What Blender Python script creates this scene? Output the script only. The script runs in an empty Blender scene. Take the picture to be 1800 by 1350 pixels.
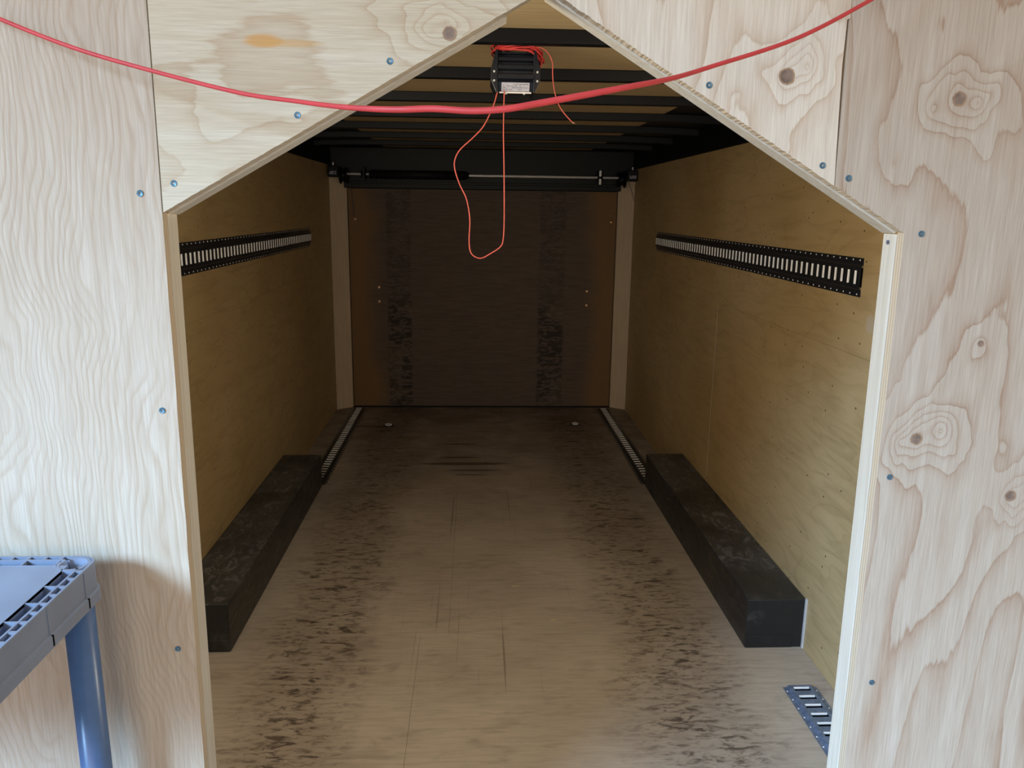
import bpy, bmesh, math, random
from mathutils import Vector, Matrix
random.seed(7)
S = bpy.context.scene
COL = S.collection

# ------------------------------------------------------------------ camera
cam_d = bpy.data.cameras.new('camera')
cam_d.sensor_fit = 'HORIZONTAL'; cam_d.sensor_width = 36.0
cam_d.lens = 1392.675 / 1800 * 36.0
cam_d.clip_start = 0.02; cam_d.clip_end = 200
cam = bpy.data.objects.new('camera', cam_d); COL.objects.link(cam)
M = Matrix(((0.99884447, -0.00287372, -0.04797364, 0),
            (-0.04621624, 0.21637605, -0.9752156, 0),
            (0.01318284, 0.97630587, 0.21599321, 1.70),
            (0, 0, 0, 1)))
cam.matrix_world = M
S.camera = cam

# ------------------------------------------------------------------ world, lamps, exposure
W = bpy.data.worlds.new('world'); S.world = W; W.use_nodes = True
bg = W.node_tree.nodes['Background']
_nt = W.node_tree
_tc = _nt.nodes.new('ShaderNodeTexCoord'); _sp = _nt.nodes.new('ShaderNodeSeparateXYZ'); _rp = _nt.nodes.new('ShaderNodeValToRGB')
_nt.links.new(_tc.outputs['Generated'], _sp.inputs[0]); _ma = _nt.nodes.new('ShaderNodeMath'); _ma.operation = 'MULTIPLY_ADD'
_ma.inputs[1].default_value = 0.5; _ma.inputs[2].default_value = 0.5
_nt.links.new(_sp.outputs[2], _ma.inputs[0]); _nt.links.new(_ma.outputs[0], _rp.inputs[0]); _nt.links.new(_rp.outputs[0], bg.inputs[0])
_e = _rp.color_ramp.elements; _e[0].position = 0.45; _e[0].color = (1.0, 0.84, 0.66, 1); _e[1].position = 0.85; _e[1].color = (0.84, 0.84, 0.92, 1)
bg.inputs[1].default_value = 0.46
S.view_settings.view_transform = 'Standard'; S.view_settings.look = 'None'
S.view_settings.gamma = 1; S.view_settings.use_curve_mapping = False
S.view_settings.exposure = 0.0

def area(name, loc, target, w, h, power, col):
    ld = bpy.data.lights.new(name, 'AREA'); ld.shape = 'RECTANGLE'; ld.size = w; ld.size_y = h; ld.energy = power; ld.color = col
    lo = bpy.data.objects.new(name, ld); COL.objects.link(lo); lo.location = loc
    lo.rotation_euler = (Vector(target) - Vector(loc)).to_track_quat('-Z', 'Y').to_euler()
    return ld
# the open doorway behind the photographer, and the second one to the left of it
area('doorway_light', (-0.9, -3.8, 1.45), (0.1, 1.2, 1.45), 3.2, 2.3, 74, (1.0, 0.90, 0.76))
area('side_doorway_light', (-3.0, -1.8, 2.7), (1.0, 1.9, -0.9), 1.1, 1.1, 60, (0.38, 0.65, 1.0)).spread = math.radians(54)
# added fill lights without fixtures, unseen behind the partition, to brighten the trailer interior
def fill_point(name, loc, power, r, col):
    ld = bpy.data.lights.new(name, 'POINT'); ld.energy = power; ld.shadow_soft_size = r; ld.color = col
    lo = bpy.data.objects.new(name, ld); COL.objects.link(lo); lo.location = loc
fill_point('interior_fill', (-0.72, 1.42, 1.90), 27, 0.12, (1.0, 0.96, 0.82))
fill_point('interior_fill', (0.92, 1.42, 1.88), 15, 0.12, (1.0, 0.92, 0.76))

# ------------------------------------------------------------------ node helpers
def new_mat(name):
    m = bpy.data.materials.new(name); m.use_nodes = True
    nt = m.node_tree; b = nt.nodes['Principled BSDF']
    return m, nt, b
def N(nt, t, **kw):
    n = nt.nodes.new(t)
    for k, v in kw.items(): setattr(n, k, v)
    return n
def setin(nt, n, i, v):
    if v is None: return
    if isinstance(v, bpy.types.NodeSocket): nt.links.new(v, n.inputs[i])
    else: n.inputs[i].default_value = v
def MA(nt, op, a, b=None, c=None, clamp=False):
    n = N(nt, 'ShaderNodeMath', operation=op); n.use_clamp = clamp
    setin(nt, n, 0, a); setin(nt, n, 1, b); setin(nt, n, 2, c)
    return n.outputs[0]
def MIX(nt, f, a, b, mode='MIX'):
    n = N(nt, 'ShaderNodeMix', data_type='RGBA', blend_type=mode)
    setin(nt, n, 0, f); setin(nt, n, 6, a); setin(nt, n, 7, b)
    return n.outputs[2]
def RAMP(nt, f, pts):
    n = N(nt, 'ShaderNodeValToRGB'); e = n.color_ramp.elements
    while len(e) > len(pts): e.remove(e[-1])
    while len(e) < len(pts): e.new(1)
    for q, (p, c) in zip(e, pts):
        q.position = p; q.color = (c, c, c, 1) if not isinstance(c, tuple) else (*c, 1)
    setin(nt, n, 0, f); return n.outputs[0]
def NOISE(nt, vec, scale, detail=2, rough=0.5, dist=0.0, mul=None, off=None):
    if mul or off:
        mp = N(nt, 'ShaderNodeMapping'); nt.links.new(vec, mp.inputs[0])
        if mul: mp.inputs['Scale'].default_value = mul
        if off: mp.inputs['Location'].default_value = off
        vec = mp.outputs[0]
    n = N(nt, 'ShaderNodeTexNoise'); nt.links.new(vec, n.inputs['Vector'])
    n.inputs['Scale'].default_value = scale; n.inputs['Detail'].default_value = detail
    n.inputs['Roughness'].default_value = rough; n.inputs['Distortion'].default_value = dist
    return n.outputs[0]
def POS(nt):
    g = N(nt, 'ShaderNodeNewGeometry'); s = N(nt, 'ShaderNodeSeparateXYZ')
    nt.links.new(g.outputs['Position'], s.inputs[0]); return g.outputs['Position'], s.outputs
def BUMP(nt, b, h, strength=0.3, dist=0.001):
    n = N(nt, 'ShaderNodeBump'); n.inputs['Strength'].default_value = strength; n.inputs['Distance'].default_value = dist
    nt.links.new(h, n.inputs['Height']); nt.links.new(n.outputs[0], b.inputs['Normal'])
def RGB(r, g, b):            # sRGB 0..255 -> linear
    f = lambda c: (c/255/12.92) if c/255 <= .04045 else ((c/255+.055)/1.055)**2.4
    return (f(r), f(g), f(b), 1)
def plain(name, col, rough=0.5, metal=0.0, spec=0.5, grain=None):
    m, nt, b = new_mat(name)
    b.inputs['Base Color'].default_value = col; b.inputs['Roughness'].default_value = rough
    b.inputs['Metallic'].default_value = metal; b.inputs['Specular IOR Level'].default_value = spec
    P, s = POS(nt)
    sc, amt = grain or (40, 0.08)
    n = NOISE(nt, P, sc, 3)
    nt.links.new(MIX(nt, RAMP(nt, n, [(0.3, 0.0), (0.7, 1.0)]), tuple(c*(1-amt) for c in col[:3])+(1,), tuple(min(1, c*(1+amt)) for c in col[:3])+(1,)), b.inputs['Base Color'])
    return m

# ------------------------------------------------------------------ plywood face: contour lines of a stretched field, swirled round knots
def ply_face(name, grain, pale, tan, seed, fx=5.0, fv=1.3, K=9.0, slope=0.0, fine=0.0, knots=(), contrast=1.0, spots=(), kl=0.028):
    m, nt, b = new_mat(name)
    P, s = POS(nt)
    u, v = (s[0], s[2]) if grain == 'V' else (s[2], s[0])
    uv = N(nt, 'ShaderNodeCombineXYZ'); nt.links.new(u, uv.inputs[0]); nt.links.new(v, uv.inputs[1]); uv.inputs[2].default_value = seed
    vec = uv.outputs[0]
    F = NOISE(nt, vec, 1.0, 1.5, 0.4, 0.3, mul=(fx, fv, 1))
    F = MA(nt, 'MULTIPLY', F, K)
    if slope:
        wv = NOISE(nt, vec, 1.0, 2, 0.5, 0.0, mul=(9, 6, 1), off=(3, 1, 0))
        F = MA(nt, 'ADD', F, MA(nt, 'MULTIPLY', u, slope)); F = MA(nt, 'ADD', F, MA(nt, 'MULTIPLY', wv, 1.6))
    wu = None
    for (ku, kv, amp, sig) in knots:
        if grain == 'H': ku, kv = kv, ku
        if wu is None:
            wu = MA(nt, 'MULTIPLY', MA(nt, 'SUBTRACT', NOISE(nt, vec, 1.0, 2, 0.5, 0.4, mul=(13, 9, 1), off=(1, 2, 3)), 0.5), 0.085)
            wv_ = MA(nt, 'MULTIPLY', MA(nt, 'SUBTRACT', NOISE(nt, vec, 1.0, 2, 0.5, 0.4, mul=(15, 8, 1), off=(6, 4, 3)), 0.5), 0.11)
        du = MA(nt, 'SUBTRACT', u, ku); dv = MA(nt, 'MULTIPLY', MA(nt, 'SUBTRACT', v, kv), 0.72)
        r0 = MA(nt, 'SQRT', MA(nt, 'ADD', MA(nt, 'MULTIPLY', du, du), MA(nt, 'MULTIPLY', dv, dv)))
        wk = MA(nt, 'MINIMUM', MA(nt, 'MULTIPLY', r0, 22.0), 1.0)      # rings stay true at the knot, wander farther out
        du = MA(nt, 'ADD', du, MA(nt, 'MULTIPLY', wu, wk)); dv = MA(nt, 'ADD', dv, MA(nt, 'MULTIPLY', wv_, wk))
        d = MA(nt, 'SQRT', MA(nt, 'ADD', MA(nt, 'MULTIPLY', du, du), MA(nt, 'MULTIPLY', dv, dv)))
        e = MA(nt, 'EXPONENT', MA(nt, 'MULTIPLY', d, -1.0/sig))
        F = MA(nt, 'ADD', F, MA(nt, 'MULTIPLY', e, amp))
    jag = NOISE(nt, vec, 1.0, 4, 0.65, 0, mul=(130, 9, 1))
    F = MA(nt, 'ADD', F, MA(nt, 'MULTIPLY', jag, 0.28))
    t = MA(nt, 'FRACT', F)
    line = RAMP(nt, t, [(0.0, 0.0), (0.50, 0.05), (0.74, 0.30), (0.90, 0.62), (0.955, 1.0), (0.99, 0.15)])
    # bands fade in and out over the sheet
    fade = RAMP(nt, NOISE(nt, vec, 1.0, 2, 0.5, 0, mul=(5, 3, 1), off=(7, 2, 0)), [(0.30, 0.45), (0.60, 1.0)])
    line = MA(nt, 'MULTIPLY', line, fade)
    fib = NOISE(nt, vec, 1.0, 3, 0.6, 0, mul=(420, 14, 1), off=(0, 0, 4))
    fib2 = NOISE(nt, vec, 1.0, 3, 0.6, 0, mul=(45, 3, 1), off=(0, 0, 9))
    c = MIX(nt, MA(nt, 'MULTIPLY', line, 0.85*contrast, clamp=True), pale, tan)
    c = MIX(nt, MA(nt, 'MULTIPLY', RAMP(nt, fib, [(0.35, 0.0), (0.72, 1.0)]), 0.34), c, tuple(x*0.62 for x in tan[:3])+(1,))
    c = MIX(nt, MA(nt, 'MULTIPLY', RAMP(nt, fib2, [(0.4, 0.0), (0.75, 1.0)]), 0.22), c, tan)
    c = MIX(nt, MA(nt, 'MULTIPLY', RAMP(nt, fib2, [(0.25, 1.0), (0.48, 0.0)]), 0.16), c, (0.80, 0.73, 0.63, 1))
    h = MA(nt, 'ADD', MA(nt, 'MULTIPLY', fib, 0.4), MA(nt, 'MULTIPLY', line, -0.5))
    if fine:
        wv = NOISE(nt, vec, 1.0, 2.5, 0.5, 0.4, mul=(5, 2.6, 1), off=(1, 5, 0))
        G = MA(nt, 'ADD', MA(nt, 'MULTIPLY', u, fine), MA(nt, 'MULTIPLY', wv, 17.0))
        G = MA(nt, 'ADD', G, MA(nt, 'MULTIPLY', jag, 0.5))
        tt = MA(nt, 'FRACT', G)
        l2 = RAMP(nt, tt, [(0.0, 0.0), (0.45, 0.1), (0.80, 1.0), (0.97, 0.1)])
        f2 = RAMP(nt, NOISE(nt, vec, 1.0, 2, 0.5, 0, mul=(4, 2, 1), off=(2, 9, 0)), [(0.3, 0.25), (0.65, 1.0)])
        l2 = MA(nt, 'MULTIPLY', l2, f2)
        c = MIX(nt, MA(nt, 'MULTIPLY', l2, 0.60), c, tan)
        h = MA(nt, 'ADD', h, MA(nt, 'MULTIPLY', l2, -0.9))
    for (ku, kv, ru, rv, colr, a) in spots:          # pitch stains and patches with a shape of their own
        du = MA(nt, 'DIVIDE', MA(nt, 'SUBTRACT', s[0], ku), ru); dv = MA(nt, 'DIVIDE', MA(nt, 'SUBTRACT', s[2], kv), rv)
        d = MA(nt, 'ADD', MA(nt, 'MULTIPLY', du, du), MA(nt, 'MULTIPLY', dv, dv))
        d = MA(nt, 'ADD', d, MA(nt, 'MULTIPLY', MA(nt, 'SUBTRACT', jag, 0.5), 1.2))
        k = RAMP(nt, d, [(0.35, 1.0), (1.0, 0.0)])
        c = MIX(nt, MA(nt, 'MULTIPLY', k, a), c, colr)
    nt.links.new(c, b.inputs['Base Color'])
    b.inputs['Roughness'].default_value = 0.62; b.inputs['Specular IOR Level'].default_value = 0.25
    BUMP(nt, b, h, 0.45, 0.0008)
    return m

pale = (0.66, 0.535, 0.415, 1); tanc = (0.44, 0.285, 0.175, 1)
M_PLY_L = ply_face('plywood_fine_grain', 'V', (0.64, 0.53, 0.41, 1), (0.44, 0.30, 0.19, 1), 1.3, fx=2.4, fv=0.7, K=3.0, fine=85, contrast=0.35)
M_PLY_GL = ply_face('plywood_pale_grain', 'H', (0.70, 0.60, 0.44, 1), (0.50, 0.34, 0.20, 1), 5.1, fx=4.5, fv=1.6, K=6.0, contrast=0.85,
                    knots=((-0.037, 1.945, 4.0, 0.03), (-0.06, 1.93, 3.0, 0.03), (-0.35, 1.80, 1.6, 0.05)),
                    spots=((-0.282, 1.915, 0.030, 0.010, (0.62, 0.30, 0.07, 1), 0.75), (-0.25, 1.913, 0.05, 0.006, (0.62, 0.34, 0.10, 1), 0.5)))
M_PLY_GR = ply_face('plywood_knotty_grain', 'V', (0.84, 0.75, 0.62, 1), (0.58, 0.41, 0.27, 1), 9.4, fx=4.5, fv=1.4, K=7.0, contrast=1.05,
                    knots=((0.437, 1.888, 3.0, 0.022), (0.462, 1.896, 3.5, 0.022), (0.36, 1.80, 2.0, 0.05)))
M_PLY_R = ply_face('plywood_cathedral_grain', 'V', (0.60, 0.515, 0.415, 1), (0.41, 0.265, 0.175, 1), 14.2, fx=5.2, fv=1.15, K=9.0, contrast=1.15,
                   knots=((0.682, 1.862, 3.0, 0.022), (0.712, 1.855, 4.0, 0.026), (0.648, 1.845, 3.0, 0.022), (0.685, 1.36, 3.0, 0.022), (0.722, 1.372, 5.0, 0.034), (0.66, 1.355, 3.0, 0.02), (0.85, 1.266, 3.0, 0.022), (0.885, 1.285, 5.0, 0.03), (0.765, 1.509, 2.2, 0.02), (0.60, 1.77, 1.6, 0.03)))

def edge_plies():
    m, nt, b = new_mat('plywood_cut_edge')
    P, s = POS(nt)
    t = MA(nt, 'FRACT', MA(nt, 'MULTIPLY', MA(nt, 'SUBTRACT', s[1], 1.15), 1/0.0064))
    r = RAMP(nt, t, [(0.0, 0.0), (0.44, 0.0), (0.5, 1.0), (0.94, 1.0), (1.0, 0.0)])
    n = NOISE(nt, P, 220, 3)
    c = MIX(nt, r, (0.66, 0.56, 0.42, 1), (0.50, 0.39, 0.27, 1))
    c = MIX(nt, MA(nt, 'MULTIPLY', n, 0.3), c, (0.40, 0.29, 0.19, 1))
    nt.links.new(c, b.inputs['Base Color']); b.inputs['Roughness'].default_value = 0.8
    BUMP(nt, b, n, 0.5, 0.001)
    return m
M_EDGE = edge_plies()

def stud_wood(name, c1, c2, ax=2):
    m, nt, b = new_mat(name)
    P, s = POS(nt)
    mul = [130, 130, 130]; mul[ax] = 4
    n = NOISE(nt, P, 1.0, 3, 0.6, 0.5, mul=tuple(mul)); n2 = NOISE(nt, P, 7, 3)
    c = MIX(nt, RAMP(nt, n, [(0.35, 0.0), (0.7, 1.0)]), c1, c2)
    c = MIX(nt, MA(nt, 'MULTIPLY', RAMP(nt, n2, [(0.45, 0.0), (0.7, 1.0)]), 0.35), c, c2)
    nt.links.new(c, b.inputs['Base Color']); b.inputs['Roughness'].default_value = 0.7
    BUMP(nt, b, n, 0.3, 0.001)
    return m
M_STUD = stud_wood('pine_lumber', (0.66, 0.62, 0.54, 1), (0.56, 0.51, 0.42, 1))
M_STUD_SL = stud_wood('pine_lumber_sloped', (0.66, 0.61, 0.52, 1), (0.54, 0.48, 0.39, 1), 0)
M_POST = stud_wood('old_pine_post', (0.66, 0.53, 0.39, 1), (0.54, 0.43, 0.31, 1))

def wall_ply(name, side):
    m, nt, b = new_mat(name)
    P, s = POS(nt)
    big = NOISE(nt, P, 1.3, 3, 0.5)
    grain = NOISE(nt, P, 1.0, 4, 0.6, 1.2, mul=(1, 3, 22))
    c = MIX(nt, RAMP(nt, big, [(0.3, 0.0), (0.7, 1.0)]), (0.48, 0.345, 0.165, 1), (0.60, 0.46, 0.25, 1))
    c = MIX(nt, MA(nt, 'MULTIPLY', RAMP(nt, grain, [(0.45, 0.0), (0.75, 1.0)]), 0.35), c, (0.24, 0.15, 0.06, 1))
    fc = MA(nt, 'FRACT', MA(nt, 'MULTIPLY', NOISE(nt, P, 1.0, 2, 0.5, 0.4, mul=(1, 1.2, 3.5)), 8))
    c = MIX(nt, MA(nt, 'MULTIPLY', RAMP(nt, fc, [(0.78, 0.0), (0.96, 1.0), (1.0, 0.0)]), 0.18), c, (0.22, 0.13, 0.05, 1))
    vo = N(nt, 'ShaderNodeTexVoronoi', voronoi_dimensions='2D'); cb = N(nt, 'ShaderNodeCombineXYZ')
    setin(nt, cb, 0, MA(nt, 'MULTIPLY', s[1], 4.2)); setin(nt, cb, 1, MA(nt, 'MULTIPLY', s[2], 6.0))
    nt.links.new(cb.outputs[0], vo.inputs['Vector']); vo.inputs['Scale'].default_value = 1.15; vo.inputs['Randomness'].default_value = 1
    speck = RAMP(nt, vo.outputs['Distance'], [(0.018, 1.0), (0.036, 0.0)])
    c = MIX(nt, MA(nt, 'MULTIPLY', speck, 0.8), c, (0.09, 0.05, 0.02, 1))
    ring = RAMP(nt, vo.outputs['Distance'], [(0.036, 0.0), (0.05, 1.0), (0.075, 0.0)])
    c = MIX(nt, MA(nt, 'MULTIPLY', ring, 0.35), c, (0.62, 0.48, 0.26, 1))
    if side == 'R':   # bare scrape beside the partition
        du = MA(nt, 'DIVIDE', MA(nt, 'SUBTRACT', s[1], 2.56), 0.05); dv = MA(nt, 'DIVIDE', MA(nt, 'SUBTRACT', s[2], 1.335), 0.05)
        d = MA(nt, 'ADD', MA(nt, 'ADD', MA(nt, 'MULTIPLY', du, du), MA(nt, 'MULTIPLY', dv, dv)), NOISE(nt, P, 40, 2))
        c = MIX(nt, RAMP(nt, d, [(0.8, 0.7), (1.4, 0.0)]), c, (0.60, 0.52, 0.40, 1))
    nt.links.new(c, b.inputs['Base Color'])
    b.inputs['Roughness'].default_value = 0.42; b.inputs['Specular IOR Level'].default_value = 0.35
    BUMP(nt, b, MA(nt, 'ADD', grain, MA(nt, 'MULTIPLY', speck, -3.0)), 0.25, 0.001)
    return m
M_WALL_R = wall_ply('varnished_plywood_right', 'R'); M_WALL_L = wall_ply('varnished_plywood_left', 'L')

def floor_mat():
    m, nt, b = new_mat('worn_plywood_floor')
    P, s = POS(nt)
    big = NOISE(nt, P, 1.6, 4, 0.55)
    cross = NOISE(nt, P, 1.0, 4, 0.6, 0.6, mul=(7, 60, 1))
    c = MIX(nt, RAMP(nt, big, [(0.3, 0.0), (0.7, 1.0)]), (0.41, 0.355, 0.295, 1), (0.55, 0.485, 0.410, 1))
    c = MIX(nt, MA(nt, 'MULTIPLY', RAMP(nt, cross, [(0.42, 0.0), (0.72, 1.0)]), 0.30), c, (0.19, 0.135, 0.095, 1))
    # wheel paths: two lengthwise bands of tyre dirt
    wob = MA(nt, 'MULTIPLY', MA(nt, 'SUBTRACT', NOISE(nt, P, 2.2, 2), 0.5), 0.30)
    def band(x0, w):
        d = MA(nt, 'DIVIDE', MA(nt, 'ABSOLUTE', MA(nt, 'SUBTRACT', MA(nt, 'ADD', s[0], wob), x0)), w)
        return RAMP(nt, d, [(0.35, 1.0), (1.0, 0.0)])
    bands = MA(nt, 'MAXIMUM', band(-0.62, 0.27), band(0.78, 0.30))
    blot = NOISE(nt, P, 1.0, 6, 0.68, 0.5, mul=(17, 52, 1))
    blot2 = NOISE(nt, P, 1.0, 4, 0.6, 0.5, mul=(5, 11, 1), off=(4, 2, 0))
    k = MA(nt, 'MULTIPLY', bands, RAMP(nt, blot, [(0.50, 0.0), (0.64, 1.0)]))
    c = MIX(nt, MA(nt, 'MULTIPLY', bands, 0.30), c, (0.15, 0.105, 0.075, 1))
    c = MIX(nt, MA(nt, 'MULTIPLY', k, 0.78), c, (0.050, 0.034, 0.026, 1))
    c = MIX(nt, MA(nt, 'MULTIPLY', RAMP(nt, blot2, [(0.56, 0.0), (0.72, 1.0)]), 0.30), c, (0.12, 0.08, 0.055, 1))
    big2 = NOISE(nt, P, 1.0, 5, 0.6, 0.6, mul=(9, 21, 1), off=(1, 7, 0))
    c = MIX(nt, MA(nt, 'MULTIPLY', MA(nt, 'MULTIPLY', bands, RAMP(nt, big2, [(0.57, 0.0), (0.63, 1.0)])), 0.75), c, (0.045, 0.030, 0.022, 1))
    # lengthwise drag scratches
    scr = NOISE(nt, P, 1.0, 3, 0.5, 0, mul=(70, 0.8, 1), off=(0, 1, 0))
    mid = band(0.05, 0.45)
    c = MIX(nt, MA(nt, 'MULTIPLY', MA(nt, 'MULTIPLY', RAMP(nt, scr, [(0.66, 0.0), (0.72, 1.0)]), mid), 0.5), c, (0.10, 0.065, 0.045, 1))
    # long dark oil streaks across the grain near the back
    st = None
    for (x0, y0, rx, ry) in ((-0.06, 5.16, 0.34, 0.035), (-0.10, 5.30, 0.16, 0.02), (0.0, 5.02, 0.20, 0.018), (-0.02, 4.93, 0.12, 0.012), (-0.1, 5.62, 0.15, 0.02), (-0.80, 6.10, 0.2, 0.02)):
        du = MA(nt, 'DIVIDE', MA(nt, 'SUBTRACT', s[0], x0), rx); dv = MA(nt, 'DIVIDE', MA(nt, 'SUBTRACT', s[1], y0), ry)
        d = MA(nt, 'ADD', MA(nt, 'MULTIPLY', du, du), MA(nt, 'MULTIPLY', dv, dv))
        d = RAMP(nt, MA(nt, 'ADD', d, MA(nt, 'MULTIPLY', MA(nt, 'SUBTRACT', cross, 0.5), 1.4)), [(0.5, 1.0), (1.0, 0.0)])
        st = d if st is None else MA(nt, 'MAXIMUM', st, d)
    c = MIX(nt, MA(nt, 'MULTIPLY', st, 0.75), c, (0.035, 0.018, 0.015, 1))
    # depth shading painted into the colour toward the ramp door, broken up like dirt
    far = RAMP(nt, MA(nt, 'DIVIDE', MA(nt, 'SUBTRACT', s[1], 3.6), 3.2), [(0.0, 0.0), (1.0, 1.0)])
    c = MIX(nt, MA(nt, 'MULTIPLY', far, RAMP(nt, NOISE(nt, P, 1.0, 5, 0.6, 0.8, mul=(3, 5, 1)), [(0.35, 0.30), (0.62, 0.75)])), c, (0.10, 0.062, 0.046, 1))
    nt.links.new(c, b.inputs['Base Color'])
    b.inputs['Roughness'].default_value = 0.6; b.inputs['Specular IOR Level'].default_value = 0.3
    BUMP(nt, b, MA(nt, 'ADD', cross, MA(nt, 'MULTIPLY', blot, 0.6)), 0.35, 0.002)
    return m
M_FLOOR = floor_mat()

def door_mat():
    m, nt, b = new_mat('dirty_ramp_plywood')
    P, s = POS(nt)
    g = NOISE(nt, P, 1.0, 4, 0.6, 0.5, mul=(6, 1, 55)); big = NOISE(nt, P, 2.0, 3)
    c = MIX(nt, RAMP(nt, g, [(0.4, 0.0), (0.7, 1.0)]), (0.115, 0.080, 0.062, 1), (0.082, 0.056, 0.044, 1))
    # the edges keep their yellow varnish
    d = MA(nt, 'ABSOLUTE', MA(nt, 'SUBTRACT', s[0], 0.08))
    d = MA(nt, 'ADD', d, MA(nt, 'MULTIPLY', MA(nt, 'SUBTRACT', big, 0.5), 0.35))
    c = MIX(nt, MA(nt, 'MULTIPLY', RAMP(nt, d, [(0.80, 0.0), (0.98, 1.0)]), 0.85), c, (0.21, 0.115, 0.04, 1))
    # worn wheel strips with grooves
    def strip(x0, w):
        q = MA(nt, 'DIVIDE', MA(nt, 'ABSOLUTE', MA(nt, 'SUBTRACT', s[0], x0)), w)
        return RAMP(nt, q, [(0.8, 1.0), (1.0, 0.0)])
    stp = MA(nt, 'MAXIMUM', strip(-0.628, 0.11), strip(0.655, 0.12))
    gr = NOISE(nt, P, 1.0, 4, 0.65, 1.6, mul=(9, 1, 30), off=(2, 0, 1))
    patch = NOISE(nt, P, 1.0, 2, 0.5, 0.3, mul=(5, 1, 3.2), off=(5, 0, 2))
    low = RAMP(nt, s[2], [(0.85, 1.0), (1.0, 0.45)])      # the lower half is worn deeper
    c = MIX(nt, MA(nt, 'MULTIPLY', MA(nt, 'MULTIPLY', MA(nt, 'MULTIPLY', stp, low), RAMP(nt, gr, [(0.46, 0.0), (0.52, 1.0)])), 0.95), c, (0.022, 0.013, 0.011, 1))
    c = MIX(nt, MA(nt, 'MULTIPLY', MA(nt, 'MULTIPLY', MA(nt, 'MULTIPLY', stp, low), RAMP(nt, patch, [(0.5, 0.0), (0.62, 1.0)])), 0.45), c, (0.15, 0.115, 0.08, 1))
    nt.links.new(c, b.inputs['Base Color']); b.inputs['Roughness'].default_value = 0.7
    BUMP(nt, b, MA(nt, 'ADD', g, MA(nt, 'MULTIPLY', MA(nt, 'MULTIPLY', stp, gr), 3.0)), 0.4, 0.004)
    return m
M_DOOR = door_mat()

def roof_mat():
    m, nt, b = new_mat('roof_plywood')
    P, s = POS(nt)
    g = NOISE(nt, P, 1.0, 4, 0.6, 0.8, mul=(5, 50, 1)); big = NOISE(nt, P, 2.5, 3)
    c = MIX(nt, RAMP(nt, g, [(0.35, 0.0), (0.7, 1.0)]), (0.62, 0.48, 0.28, 1), (0.50, 0.375, 0.20, 1))
    c = MIX(nt, MA(nt, 'MULTIPLY', big, 0.4), c, (0.50, 0.38, 0.21, 1))
    nt.links.new(c, b.inputs['Base Color']); b.inputs['Roughness'].default_value = 0.55
    BUMP(nt, b, g, 0.2, 0.001)
    return m
M_ROOF = roof_mat()

def box_mat():
    m, nt, b = new_mat('scuffed_black_steel')
    P, s = POS(nt)
    n = NOISE(nt, P, 1.0, 5, 0.65, 1.5, mul=(14, 5, 14)); n2 = NOISE(nt, P, 3.0, 3)
    k = RAMP(nt, n, [(0.5, 0.0), (0.68, 1.0)])
    near = RAMP(nt, n2, [(0.45, 0.0), (0.62, 1.0)])
    kk = MA(nt, 'MULTIPLY', k, near)
    c = MIX(nt, MA(nt, 'MULTIPLY', kk, 0.55), (0.014, 0.0155, 0.018, 1), (0.13, 0.13, 0.13, 1))
    gn = N(nt, 'ShaderNodeNewGeometry'); sn = N(nt, 'ShaderNodeSeparateXYZ'); nt.links.new(gn.outputs['Normal'], sn.inputs[0])
    up = MA(nt, 'MAXIMUM', sn.outputs[2], 0.0)                   # dust lies on the top face
    dn = NOISE(nt, P, 1.0, 5, 0.7, 2.0, mul=(16, 9, 1), off=(3, 3, 3))
    c = MIX(nt, MA(nt, 'MULTIPLY', up, RAMP(nt, n2, [(0.35, 0.15), (0.65, 0.55)])), c, (0.085, 0.092, 0.10, 1))
    c = MIX(nt, MA(nt, 'MULTIPLY', up, MA(nt, 'MULTIPLY', RAMP(nt, dn, [(0.50, 0.0), (0.62, 1.0)]), RAMP(nt, n2, [(0.40, 0.0), (0.52, 1.0)]))), c, (0.15, 0.15, 0.16, 1))
    nt.links.new(c, b.inputs['Base Color'])
    nt.links.new(RAMP(nt, n, [(0.3, 0.24), (0.7, 0.5)]), b.inputs['Roughness'])
    b.inputs['Specular IOR Level'].default_value = 0.5
    BUMP(nt, b, n, 0.12, 0.003)
    return m
M_BOX = box_mat()
M_BLACK = plain('black_painted_steel', (0.0035, 0.004, 0.006, 1), 0.45, 0.0, 0.22)
M_BLACKM = plain('matt_black_steel', (0.005, 0.005, 0.007, 1), 0.6, 0.0, 0.3)
M_TRACK = plain('black_track_steel', (0.020, 0.024, 0.032, 1), 0.33, 0.3, 0.6)
M_ZINC = plain('zinc_plated_steel', (0.93, 0.94, 0.95, 1), 0.42, 0.12, 0.5)
M_GALV = plain('galvanised_track', (0.20, 0.27, 0.42, 1), 0.42, 0.5, 0.5, (60, 0.25))
M_DARK = plain('dark_hollow', (0.004, 0.004, 0.004, 1), 0.9, 0, 0.1)
M_RED = plain('red_cable_jacket', (0.66, 0.055, 0.055, 1), 0.45)
M_PINK = plain('faded_red_wire', (0.70, 0.13, 0.10, 1), 0.5)
M_COPPER = plain('bare_copper', (0.80, 0.48, 0.32, 1), 0.35, 0.8)
M_FIN = plain('black_anodised', (0.012, 0.015, 0.024, 1), 0.32, 0.2, 0.5)
M_LABEL = plain('silver_label', (0.52, 0.53, 0.64, 1), 0.5)
M_INK = plain('label_ink', (0.10, 0.10, 0.15, 1), 0.7)
M_SCREW = plain('blue_coated_screw', (0.10, 0.20, 0.28, 1), 0.4, 0.5)
M_KNOT = plain('knot_plug', (0.26, 0.185, 0.14, 1), 0.75, 0, 0.3, (90, 0.35))
M_TRAY = plain('grey_resin', (0.23, 0.27, 0.36, 1), 0.38, 0, 0.5, (12, 0.10))
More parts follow.
